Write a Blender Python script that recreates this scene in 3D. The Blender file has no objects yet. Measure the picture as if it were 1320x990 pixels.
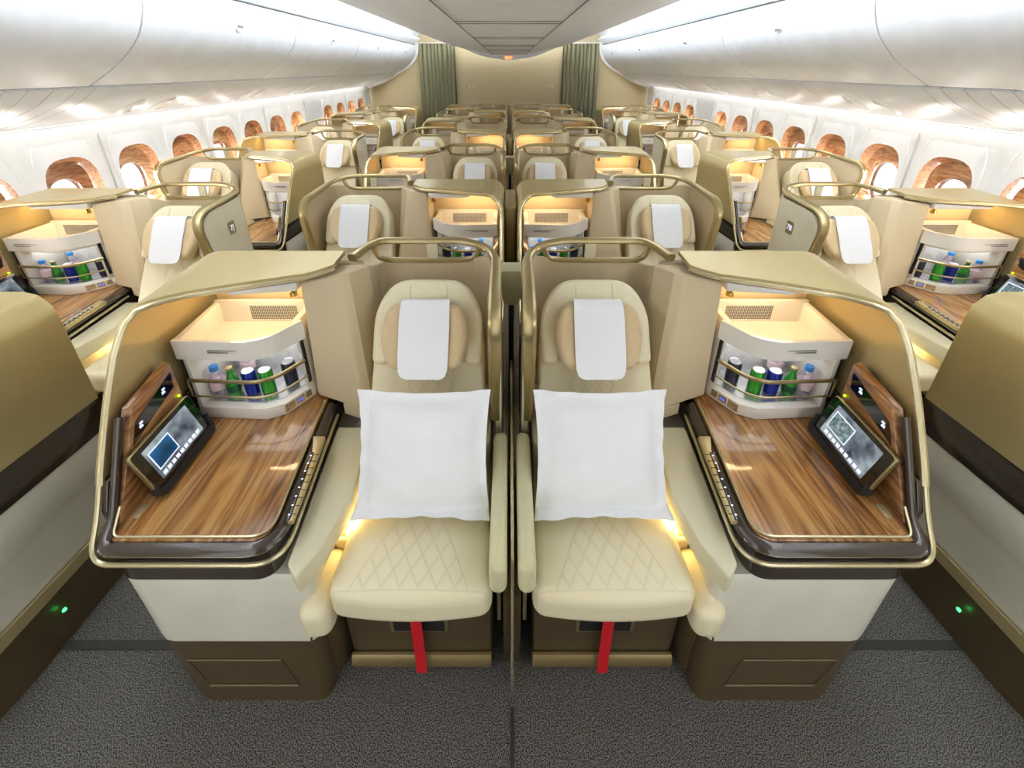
import bpy, bmesh, math, random
from mathutils import Vector, Matrix
random.seed(7)
SC = bpy.context.scene
COL = SC.collection
PI = math.pi

# ------------------------------------------------------------------ materials
def new_mat(name):
    m = bpy.data.materials.new(name); m.use_nodes = True
    nt = m.node_tree; b = nt.nodes['Principled BSDF']
    return m, nt, b

def lin(c):
    return tuple(((v / 12.92) if v <= .04045 else ((v + .055) / 1.055) ** 2.4) for v in [x / 255 for x in c])

def N(nt, typ, **kw):
    n = nt.nodes.new(typ)
    for k, v in kw.items():
        if k.startswith('i_'):
            n.inputs[k[2:].replace('_', ' ')].default_value = v
        else:
            setattr(n, k, v)
    return n

def noise_mat(name, c1, c2, scale=60, rough=.6, metallic=0, bump=0, coat=0, sheen=0, detail=3, stretch=(1, 1, 1), spec=.5):
    m, nt, b = new_mat(name)
    tc = N(nt, 'ShaderNodeTexCoord'); mp = N(nt, 'ShaderNodeMapping'); mp.inputs['Scale'].default_value = stretch
    nz = N(nt, 'ShaderNodeTexNoise'); nz.inputs['Scale'].default_value = scale; nz.inputs['Detail'].default_value = detail
    cr = N(nt, 'ShaderNodeMix', data_type='RGBA')
    mr = N(nt, 'ShaderNodeMapRange'); mr.inputs['From Min'].default_value = .3; mr.inputs['From Max'].default_value = .7
    L = nt.links
    L.new(tc.outputs['Object'], mp.inputs[0]); L.new(mp.outputs[0], nz.inputs['Vector'])
    L.new(nz.outputs[0], mr.inputs[0]); L.new(mr.outputs[0], cr.inputs[0])
    cr.inputs[6].default_value = (*lin(c1), 1); cr.inputs[7].default_value = (*lin(c2), 1)
    L.new(cr.outputs[2], b.inputs['Base Color'])
    b.inputs['Roughness'].default_value = rough; b.inputs['Metallic'].default_value = metallic
    b.inputs['Coat Weight'].default_value = coat; b.inputs['Coat Roughness'].default_value = .08
    b.inputs['Sheen Weight'].default_value = sheen
    b.inputs['Specular IOR Level'].default_value = spec
    if bump:
        bp = N(nt, 'ShaderNodeBump'); bp.inputs['Strength'].default_value = bump; bp.inputs['Distance'].default_value = .002
        L.new(nz.outputs[0], bp.inputs['Height']); L.new(bp.outputs[0], b.inputs['Normal'])
    return m

def flat_mat(name, c, rough=.5, metallic=0, coat=0, spec=.5):
    return noise_mat(name, c, tuple(min(255, v * 1.03 + 1) for v in c), 8, rough, metallic, coat=coat, spec=spec)

def emit_mat(name, c, s):
    m, nt, b = new_mat(name)
    b.inputs['Base Color'].default_value = (*lin(c), 1)
    b.inputs['Emission Color'].default_value = (*lin(c), 1); b.inputs['Emission Strength'].default_value = s
    return m

def wood_mat(name, light, mid, dark, along='Y', sc=1.0, rough=.25, coat=.6):
    """walnut veneer: broad figure plus fine streaks along one axis"""
    m, nt, b = new_mat(name); L = nt.links
    tc = N(nt, 'ShaderNodeTexCoord')
    def mapped(scale, rot=.0):
        mp = N(nt, 'ShaderNodeMapping'); mp.inputs['Scale'].default_value = scale; mp.inputs['Rotation'].default_value = (0, 0, rot); L.new(tc.outputs['Object'], mp.inputs[0]); return mp.outputs[0]
    def dirv(a, c): return {'X': (a, c, c), 'Y': (c, a, c), 'Z': (c, c, a)}[along]
    n1 = N(nt, 'ShaderNodeTexNoise'); n1.inputs['Scale'].default_value = 1; n1.inputs['Detail'].default_value = 3; n1.inputs['Distortion'].default_value = .6
    L.new(mapped(dirv(1.1 * sc, 9 * sc), .12), n1.inputs['Vector'])
    rings = N(nt, 'ShaderNodeMath', operation='MULTIPLY'); rings.inputs[1].default_value = 9; L.new(n1.outputs[0], rings.inputs[0])
    fr = N(nt, 'ShaderNodeMath', operation='PINGPONG'); fr.inputs[1].default_value = .5; L.new(rings.outputs[0], fr.inputs[0])
    n2 = N(nt, 'ShaderNodeTexNoise'); n2.inputs['Scale'].default_value = 1; n2.inputs['Detail'].default_value = 6; n2.inputs['Roughness'].default_value = .65
    L.new(mapped(dirv(3 * sc, 95 * sc), .12), n2.inputs['Vector'])
    n3 = N(nt, 'ShaderNodeTexNoise'); n3.inputs['Scale'].default_value = 1; n3.inputs['Detail'].default_value = 2
    L.new(mapped(dirv(.9 * sc, 5 * sc), .12), n3.inputs['Vector'])
    a = N(nt, 'ShaderNodeMath', operation='MULTIPLY_ADD'); a.inputs[1].default_value = .34; L.new(fr.outputs[0], a.inputs[0])
    c = N(nt, 'ShaderNodeMath', operation='MULTIPLY_ADD'); c.inputs[1].default_value = .42; L.new(n2.outputs[0], c.inputs[0])
    d = N(nt, 'ShaderNodeMath', operation='MULTIPLY'); d.inputs[1].default_value = .5; L.new(n3.outputs[0], d.inputs[0])
    L.new(d.outputs[0], c.inputs[2]); L.new(c.outputs[0], a.inputs[2])
    r = N(nt, 'ShaderNodeValToRGB'); e = r.color_ramp.elements
    e[0].position = .40; e[0].color = (*lin(dark), 1); e[1].position = .70; e[1].color = (*lin(light), 1)
    x = e.new(.54); x.color = (*lin(mid), 1)
    L.new(a.outputs[0], r.inputs[0]); L.new(r.outputs[0], b.inputs['Base Color'])
    b.inputs['Roughness'].default_value = rough; b.inputs['Coat Weight'].default_value = coat; b.inputs['Coat Roughness'].default_value = .05
    return m

def quilt_mat(name, c, axis, split, kx=15, ky=10):
    """leather with stitched diamonds in a central band of half width split"""
    m, nt, b = new_mat(name); L = nt.links
    tc = N(nt, 'ShaderNodeTexCoord'); sp = N(nt, 'ShaderNodeSeparateXYZ'); L.new(tc.outputs['Object'], sp.inputs[0])
    def M(op, a, bb=None, cc=None):
        n = N(nt, 'ShaderNodeMath', operation=op)
        for i, v in enumerate((a, bb, cc)):
            if v is None: continue
            if isinstance(v, (int, float)): n.inputs[i].default_value = v
            else: L.new(v, n.inputs[i])
        return n.outputs[0]
    X = sp.outputs[0]; V = sp.outputs[axis]
    xs = M('MULTIPLY', X, kx); vs = M('MULTIPLY', V, ky)
    def line(t):
        f = M('FRACT', t); return M('ABSOLUTE', M('SUBTRACT', f, .5))      # .5 at seam
    g = M('MAXIMUM', line(M('ADD', xs, vs)), line(M('SUBTRACT', xs, vs)))
    puff = M('SUBTRACT', 1, M('POWER', M('MULTIPLY', g, 2), 6))
    w = M('MAXIMUM', .08, M('ADD', split[0], M('MULTIPLY', V, split[1])))
    ax = M('ABSOLUTE', X)
    inside = M('LESS_THAN', ax, w)
    edge = 1
    if axis == 1:                                   # cushion: quilting stops at the piped front edge
        inside = M('MULTIPLY', inside, M('GREATER_THAN', V, -.380))
        edge = M('MINIMUM', M('MULTIPLY', M('ABSOLUTE', M('ADD', V, .382)), 300), 1)
    seam = M('MINIMUM', M('MULTIPLY', M('ABSOLUTE', M('SUBTRACT', ax, w)), 300), 1)
    if axis == 1: seam = M('MULTIPLY', M('MAXIMUM', seam, M('LESS_THAN', V, -.382)), edge)
    hgt = M('MULTIPLY', seam, M('ADD', M('MULTIPLY', inside, puff), M('SUBTRACT', 1, inside)))
    bp = N(nt, 'ShaderNodeBump'); bp.inputs['Strength'].default_value = .25; bp.inputs['Distance'].default_value = .004
    L.new(hgt, bp.inputs['Height']); L.new(bp.outputs[0], b.inputs['Normal'])
    mx = N(nt, 'ShaderNodeMix', data_type='RGBA')
    L.new(hgt, mx.inputs[0]); mx.inputs[6].default_value = (*lin(tuple(v * .95 for v in c)), 1); mx.inputs[7].default_value = (*lin(c), 1)
    L.new(mx.outputs[2], b.inputs['Base Color'])
    b.inputs['Roughness'].default_value = .42
    return m

MT = {}
MT['leather'] = noise_mat('cream_leather', (228, 218, 182), (232, 222, 188), 40, .42, bump=.15)
MT['quilt'] = quilt_mat('quilted_seat_leather', (229, 219, 183), 1, (-.009, -.47), 19, 12)
MT['quiltback'] = quilt_mat('quilted_back_leather', (229, 219, 183), 2, (-.28, .42), 19, 12)
MT['arm'] = flat_mat('armrest_leather', (206, 200, 160), .4)
MT['wing'] = flat_mat('cream_wing_panel', (222, 214, 188), .45)
MT['ledge'] = flat_mat('ledge_leather', (212, 205, 172), .42)
MT['tan'] = noise_mat('tan_suede', (206, 182, 140), (214, 190, 148), 50, .8, bump=.2, sheen=.2)
MT['fabric'] = noise_mat('beige_weave', (206, 188, 152), (218, 201, 167), 420, .85, bump=.3, detail=2)
MT['white'] = flat_mat('pearl_white_plastic', (208, 205, 188), .28, coat=.3)
MT['mini'] = flat_mat('minibar_white', (226, 222, 212), .25, coat=.4)
MT['niche'] = noise_mat('frosted_liner', (214, 214, 212), (235, 235, 238), 45, .3, detail=4)
MT['gold'] = noise_mat('champagne_metallic', (194, 176, 124), (198, 180, 130), 300, .4, .6, coat=.3)
MT['rail'] = noise_mat('rail_bronze', (172, 156, 112), (178, 162, 118), 300, .28, .8)
MT['bronze'] = noise_mat('bronze_metallic', (156, 136, 92), (162, 142, 98), 300, .4, .6, coat=.3)
MT['base'] = noise_mat('brown_metallic_paint', (96, 80, 54), (104, 88, 61), 500, .38, .45, coat=.2)
MT['trim'] = flat_mat('pale_champagne_trim', (214, 202, 162), .25, .7)
MT['dark'] = flat_mat('dark_brown_gloss', (64, 54, 46), .16, .2, coat=.8)
MT['black'] = flat_mat('matte_black', (26, 25, 26), .45)
MT['gloss'] = flat_mat('gloss_black', (14, 14, 17), .08, coat=1)
MT['wood'] = wood_mat('walnut_desk', (188, 142, 84), (150, 102, 52), (86, 52, 26), 'Y')
MT['woodv'] = wood_mat('walnut_panel', (182, 134, 84), (146, 100, 58), (94, 58, 32), 'Y')
MT['woodw'] = wood_mat('walnut_window', (196, 146, 104), (156, 106, 70), (110, 70, 42), 'Y', 1.4)
MT['linen'] = noise_mat('white_linen', (238, 239, 240), (244, 245, 247), 300, .9, bump=.2, sheen=.1)
MT['red'] = flat_mat('red_webbing', (190, 14, 28), .6)
MT['silver'] = noise_mat('silver_foil', (200, 200, 205), (236, 236, 240), 30, .22, .8, bump=.6)
MT['brass'] = flat_mat('polished_brass', (206, 176, 96), .18, 1)
MT['shellw'] = flat_mat('bin_white', (232, 235, 238), .35)
MT['lampw'] = flat_mat('lamp_white', (250, 250, 250), .3)
MT['jnt'] = flat_mat('pale_joint', (196, 196, 190), .5)
MT['ceil'] = flat_mat('ceiling_panel_grey', (236, 241, 248), .45)
MT['wall'] = flat_mat('sidewall_white', (240, 240, 238), .45)
MT['seam'] = flat_mat('grey_seam', (120, 118, 112), .6)
MT['seamk'] = flat_mat('dark_seam', (40, 38, 36), .6)
MT['bulk'] = noise_mat('bulkhead_weave', (188, 172, 134), (200, 184, 146), 200, .85)
MT['curtain'] = noise_mat('curtain_grey_green', (124, 120, 92), (142, 138, 108), 90, .85)
MT['blue'] = flat_mat('blue_cap', (60, 140, 215), .35)
MT['greeng'] = flat_mat('green_glass', (40, 140, 40), .12, coat=.6)
MT['label'] = flat_mat('label_dark_green', (20, 84, 48), .4)
MT['canblue'] = flat_mat('can_blue', (30, 48, 150), .25, .5)
MT['cangreen'] = flat_mat('can_green', (60, 160, 50), .25, .5)
MT['candark'] = flat_mat('can_dark', (52, 50, 66), .25, .5)
MT['alu'] = flat_mat('can_lid', (200, 200, 204), .25, .9)
MT['pink'] = flat_mat('label_pale_pink', (232, 208, 214), .5)
MT['led'] = emit_mat('green_led', (60, 255, 110), 4)
MT['ledy'] = emit_mat('yellow_green_led', (170, 230, 20), 2)
MT['iconw'] = emit_mat('icon_white', (210, 220, 235), .8)
MT['iconb'] = emit_mat('icon_blue', (60, 90, 240), 1.2)
MT['exit'] = emit_mat('amber_sign', (255, 150, 60), 2.5)
MT['warm'] = emit_mat('warm_lamp', (255, 214, 140), 3)
MT['cove'] = emit_mat('cove_lamp', (255, 250, 238), 5.5)
MT['wash'] = emit_mat('wall_wash_lamp', (250, 252, 255), 7)

def clear_mat(name, tint, gl=.12):
    m = bpy.data.materials.new(name); m.use_nodes = True; nt = m.node_tree; nt.nodes.clear()
    o = N(nt, 'ShaderNodeOutputMaterial'); t = N(nt, 'ShaderNodeBsdfTransparent'); g = N(nt, 'ShaderNodeBsdfGlossy'); g.inputs['Roughness'].default_value = .05
    t.inputs[0].default_value = (*tint, 1); mx = N(nt, 'ShaderNodeMixShader'); mx.inputs[0].default_value = gl
    nt.links.new(t.outputs[0], mx.inputs[1]); nt.links.new(g.outputs[0], mx.inputs[2]); nt.links.new(mx.outputs[0], o.inputs[0])
    return m
MT['glass'] = clear_mat('clear_pane', (.97, .98, 1))
MT['pet'] = clear_mat('clear_bottle', (.86, .84, .92), .2)

def screen_mat(name, kind):
    """cabin menu on a lit tablet screen: pale photo, one picture tile, fuzzy detail"""
    m, nt, b = new_mat(name); L = nt.links
    tc = N(nt, 'ShaderNodeTexCoord'); nz = N(nt, 'ShaderNodeTexNoise'); nz.inputs['Scale'].default_value = 14; nz.inputs['Detail'].default_value = 5
    L.new(tc.outputs['Object'], nz.inputs['Vector'])
    r = N(nt, 'ShaderNodeValToRGB'); e = r.color_ramp.elements
    if kind == 'photo': cs = [(40, 44, 60), (120, 130, 142), (190, 205, 210)]
    elif kind == 'blue': cs = [(14, 62, 96), (20, 96, 146), (30, 130, 190)]
    else: cs = [(80, 100, 104), (120, 142, 146), (170, 190, 190)]; nz.inputs['Scale'].default_value = 90
    e[0].position = .35; e[0].color = (*lin(cs[0]), 1); e[1].position = .68; e[1].color = (*lin(cs[2]), 1)
    x = e.new(.5); x.color = (*lin(cs[1]), 1)
    L.new(nz.outputs[0], r.inputs[0])
    L.new(r.outputs[0], b.inputs['Emission Color']); b.inputs['Emission Strength'].default_value = .75
    b.inputs['Base Color'].default_value = (.01, .01, .01, 1); b.inputs['Roughness'].default_value = .1
    return m
MT['scr'] = screen_mat('screen_photo', 'photo'); MT['scrb'] = screen_mat('screen_blue_tile', 'blue'); MT['scrm'] = screen_mat('screen_map_tile', 'map')

def carpet_mat():
    m, nt, b = new_mat('dark_carpet'); L = nt.links
    tc = N(nt, 'ShaderNodeTexCoord')
    v = N(nt, 'ShaderNodeTexVoronoi'); v.inputs['Scale'].default_value = 300
    n = N(nt, 'ShaderNodeTexNoise'); n.inputs['Scale'].default_value = 310; n.inputs['Detail'].default_value = 3
    L.new(tc.outputs['Object'], v.inputs['Vector']); L.new(tc.outputs['Object'], n.inputs['Vector'])
    r = N(nt, 'ShaderNodeValToRGB'); e = r.color_ramp.elements
    e[0].position = .40; e[0].color = (*lin((34, 33, 33)), 1); e[1].position = .64; e[1].color = (*lin((126, 123, 116)), 1)
    x = e.new(.52); x.color = (*lin((60, 58, 54)), 1)
    a = N(nt, 'ShaderNodeMath', operation='MULTIPLY_ADD'); a.inputs[1].default_value = .12
    L.new(v.outputs['Distance'], a.inputs[0]); L.new(n.outputs[0], a.inputs[2])
    L.new(a.outputs[0], r.inputs[0]); L.new(r.outputs[0], b.inputs['Base Color'])
    b.inputs['Roughness'].default_value = .95; b.inputs['Specular IOR Level'].default_value = .1
    bp = N(nt, 'ShaderNodeBump'); bp.inputs['Strength'].default_value = .5; bp.inputs['Distance'].default_value = .004
    L.new(a.outputs[0], bp.inputs['Height']); L.new(bp.outputs[0], b.inputs['Normal'])
    return m
MT['carpet'] = carpet_mat()

# ------------------------------------------------------------------ geometry helpers
class Bm:
    """collects closed shapes; build() links them as one mesh object"""
    def __init__(s): s.b = bmesh.new()
    def faces(s, vs, fs):
        v = [s.b.verts.new(p) for p in vs]
        for f in fs:
            try: s.b.faces.new([v[i] for i in f])
            except ValueError: pass
        return v
    def bevel_new(s, v, r, seg=2, ang=25):
        if r <= 0: return
        s.b.normal_update()
        vs = set(v); es = [e for e in s.b.edges if e.verts[0] in vs and len(e.link_faces) == 2 and e.calc_face_angle(0) > math.radians(ang)]
        bmesh.ops.bevel(s.b, geom=es, offset=r, segments=seg, affect='EDGES', clamp_overlap=True, profile=.5)
    def box(s, x0, x1, y0, y1, z0, z1, r=0, seg=2):
        if x0 > x1: x0, x1 = x1, x0
        if y0 > y1: y0, y1 = y1, y0
        if z0 > z1: z0, z1 = z1, z0
        v = s.faces([(x0, y0, z0), (x1, y0, z0), (x1, y1, z0), (x0, y1, z0), (x0, y0, z1), (x1, y0, z1), (x1, y1, z1), (x0, y1, z1)],
                    [(3, 2, 1, 0), (4, 5, 6, 7), (0, 1, 5, 4), (1, 2, 6, 5), (2, 3, 7, 6), (3, 0, 4, 7)])
        s.bevel_new(v, r, seg); return s
    def loft(s, rings, r=0, seg=2, cap=True):
        """rings: lists of 3-D points, same count"""
        n = len(rings[0]); vs = [p for ring in rings for p in ring]; fs = []
        for k in range(len(rings) - 1):
            for i in range(n):
                j = (i + 1) % n
                fs.append((k * n + i, k * n + j, (k + 1) * n + j, (k + 1) * n + i))
        if cap: fs.append(tuple(range(n - 1, -1, -1))); fs.append(tuple((len(rings) - 1) * n + i for i in range(n)))
        v = s.faces(vs, fs); s.bevel_new(v, r, seg, 40); return s
    def prism(s, poly, a, b, axis='z', r=0, seg=2):
        def P(p, t):
            return {'z': (p[0], p[1], t), 'x': (t, p[0], p[1]), 'y': (p[0], t, p[1])}[axis]
        return s.loft([[P(p, a) for p in poly], [P(p, b) for p in poly]], r, seg)
    def tube(s, path, rx, rz=None, n=10, closed=False, up=(0, 0, 1), square=0, sc=None):
        rz = rz or rx; pts = [Vector(p) for p in path]; m = len(pts); rings = []
        for i, p in enumerate(pts):
            a = pts[i - 1] if (i > 0 or closed) else p; b = pts[(i + 1) % m] if (i < m - 1 or closed) else p
            t = (b - a)
            if t.length < 1e-9: t = Vector((0, 1, 0))
            t.normalize()
            if i == 0:
                u = Vector(up); side = t.cross(u)
                if side.length < .2: side = t.cross(Vector((1, 0, 0)))
            else: side = prev - t * prev.dot(t)
            side.normalize(); prev = side; w = side.cross(t); ring = []
            for k in range(n):
                th = 2 * PI * (k + .5) / n; c, d = math.cos(th), math.sin(th)
                if square:
                    c = math.copysign(abs(c) ** square, c); d = math.copysign(abs(d) ** square, d)
                g = sc(p) if sc else 1
                ring.append(p + side * (rx * c * g) + w * (rz * d * g))
            rings.append(ring)
        if closed: rings.append(rings[0])
        vs = [q for ring in (rings[:-1] if closed else rings) for q in ring]; fs = []; M_ = m
        for k in range(m if closed else m - 1):
            k2 = (k + 1) % M_
            for i in range(n):
                j = (i + 1) % n; fs.append((k * n + i, k * n + j, k2 * n + j, k2 * n + i))
        if not closed: fs.append(tuple(range(n - 1, -1, -1))); fs.append(tuple((m - 1) * n + i for i in range(n)))
        s.faces(vs, fs); return s
    def lathe(s, prof, c, n=20, axis='z'):
        rings = []
        for r, z in prof:
            ring = []
            for k in range(n):
                th = 2 * PI * k / n; a, b = r * math.cos(th), r * math.sin(th)
                ring.append({'z': (c[0] + a, c[1] + b, c[2] + z), 'y': (c[0] + a, c[1] + z, c[2] + b), 'x': (c[0] + z, c[1] + a, c[2] + b)}[axis])
            rings.append(ring)
        return s.loft(rings)
    def pad(s, sx, sy, sz, r, mat=None, crown=0, n=6, k=4, fn=None):
        """rounded block with a domed +z face; full sizes"""
        h = (sx / 2, sy / 2, sz / 2); r = min(r, *(x * .999 for x in h))
        def axisv(H):
            L = [-H + r * (1 - math.cos(PI / 2 * i / k)) for i in range(k)]
            I = [-(H - r) + 2 * (H - r) * i / n for i in range(n + 1)]
            return L + I + [-v for v in reversed(L)]
        ax = [axisv(H) for H in h]
        idx = {}; vs = []; fs = []
        def vid(p):
            key = tuple(round(c, 6) for c in p)
            if key not in idx:
                inner = [max(-(h[i] - r), min(h[i] - r, p[i])) for i in range(3)]
                d = Vector([p[i] - inner[i] for i in range(3)])
                q = Vector(inner) + (d.normalized() * r if d.length > 1e-9 else d)
                if q.z > 0 and crown: q.z += crown * max(0, 1 - (q.x / h[0]) ** 2) * max(0, 1 - (q.y / h[1]) ** 2)
                if fn: q = Vector(fn(q))
                if mat: q = mat @ q
                idx[key] = len(vs); vs.append(q)
            return idx[key]
        for a in range(3):
            b, c = (a + 1) % 3, (a + 2) % 3
            for sg in (-1, 1):
                for i in range(len(ax[b]) - 1):
                    for j in range(len(ax[c]) - 1):
                        q = []
                        for (ii, jj) in ((i, j), (i + 1, j), (i + 1, j + 1), (i, j + 1)):
                            p = [0, 0, 0]; p[a] = sg * h[a]; p[b] = ax[b][ii]; p[c] = ax[c][jj]; q.append(vid(p))
                        if sg < 0: q.reverse()
                        if len(set(q)) > 2: fs.append(tuple(q))
        s.faces(vs, fs); return s
    def sheet(s, grid, th):
        """solid of thickness th under a grid of points (th along the grid normal)"""
        R, C = len(grid), len(grid[0]); g = [[Vector(p) for p in row] for row in grid]; vs = [p for row in g for p in row]
        nrm = []
        for i in range(R):
            for j in range(C):
                a = g[min(i + 1, R - 1)][j] - g[max(i - 1, 0)][j]; b = g[i][min(j + 1, C - 1)] - g[i][max(j - 1, 0)]
                n = a.cross(b); n = n.normalized() if n.length > 1e-12 else Vector((0, 0, 1)); nrm.append(n)
        vs += [p - n * th for p, n in zip(list(vs), nrm)]; o = R * C; fs = []
        for i in range(R - 1):
            for j in range(C - 1):
                a, b, c, d = i * C + j, (i + 1) * C + j, (i + 1) * C + j + 1, i * C + j + 1
                fs.append((a, b, c, d)); fs.append((o + d, o + c, o + b, o + a))
        for i in range(R - 1):
            a, b = i * C, (i + 1) * C; fs.append((a, o + a, o + b, b)); a, b = a + C - 1, b + C - 1; fs.append((b, o + b, o + a, a))
        for j in range(C - 1):
            fs.append((j, j + 1, o + j + 1, o + j)); a = (R - 1) * C + j; fs.append((a + 1, a, o + a, o + a + 1))
        s.faces(vs, fs); return s

WIDE = 0                   # extra width of the modules whose seat stands at the aisle
def widen(x): return x + WIDE * min(1, max(0, (x + .5) / .3))
S = 1                      # +1 or -1: mirror of the module being built
OFF = Vector((0, 0, 0))    # base point of the thing being built, module coordinates
def obj(name, bm, mat, parent=None, label=None, sharp=32):
    b = bm.b if isinstance(bm, Bm) else bm
    for v in b.verts:
        v.co.x = widen(v.co.x); v.co -= OFF
        if S < 0: v.co.x = -v.co.x
    bmesh.ops.recalc_face_normals(b, faces=b.faces[:])
    me = bpy.data.meshes.new(name); b.to_mesh(me); b.free()
    me.materials.append(MT[mat] if isinstance(mat, str) else mat)
    me.polygons.foreach_set('use_smooth', [True] * len(me.polygons)); me.set_sharp_from_angle(angle=math.radians(sharp))
    o = bpy.data.objects.new(name, me); COL.objects.link(o)
    if parent: o.parent = parent
    if label: o['label'] = label
    return o

def thing(name, cat, off=(0, 0, 0), origin=(0, 0, 0)):
    global OFF
    OFF = Vector((widen(off[0]), off[1], off[2])); o = bpy.data.objects.new(name, None); COL.objects.link(o)
    o.empty_display_size = .1
    o.location = (origin[0] + S * widen(off[0]), origin[1] + off[1], origin[2] + off[2]); o['category'] = cat
    return o

def tag(o, label, cat=None, group=None, kind=None):
    o['label'] = label
    if cat: o['category'] = cat
    if group: o['group'] = group
    if kind: o['kind'] = kind
    return o

def copy_tree(o, parent=None):
    c = o.copy(); COL.objects.link(c)
    if parent: c.parent = parent
    for ch in list(KIDS.get(o.name, [])): copy_tree(ch, c)
    return c
KIDS = {}

def fillet(pts, rad, n=5, closed=False):
    """round the corners of a polyline (2-D or 3-D)"""
    P = [Vector(p) for p in pts]; out = []; m = len(P)
    if not isinstance(rad, (list, tuple)): rad = [rad] * m
    for i, p in enumerate(P):
        if (not closed and i in (0, m - 1)) or rad[i] <= 0: out.append(p); continue
        a, b = P[i - 1] - p, P[(i + 1) % m] - p; r = min(rad[i], a.length * .49, b.length * .49)
        q0, q1 = p + a.normalized() * r, p + b.normalized() * r
        for k in range(n + 1):
            t = k / n; out.append(q0 * (1 - t) ** 2 + p * 2 * t * (1 - t) + q1 * t * t)
    return [tuple(v) for v in out]

def interp(tab, x):
    tab = sorted(tab)
    if x <= tab[0][0]: return tab[0][1]
    for (a, va), (b, vb) in zip(tab, tab[1:]):
        if x <= b: return va + (vb - va) * (x - a) / (b - a)
    return tab[-1][1]

def resample(path, n):
    P = [Vector(p) for p in path]; d = [0]
    for i in range(1, len(P)): d.append(d[-1] + (P[i] - P[i - 1]).length)
    out = []
    for k in range(n):
        t = d[-1] * k / (n - 1); i = 1
        while i < len(P) - 1 and d[i] < t: i += 1
        f = (t - d[i - 1]) / max(1e-9, d[i] - d[i - 1]); out.append(P[i - 1].lerp(P[i], min(1, max(0, f))))
    return out

def text_bm(txt, size, M, depth=.0006):
    c = bpy.data.curves.new('t', 'FONT'); c.body = txt; c.size = size; c.extrude = depth; c.align_x = 'CENTER'; c.align_y = 'CENTER'
    o = bpy.data.objects.new('t', c); COL.objects.link(o); bpy.context.view_layer.update()
    me = bpy.data.meshes.new_from_object(o); b = Bm(); b.b.from_mesh(me)
    for v in b.b.verts: v.co = M @ v.co
    bpy.data.objects.remove(o); bpy.data.curves.remove(c); bpy.data.meshes.remove(me)
    return b

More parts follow.
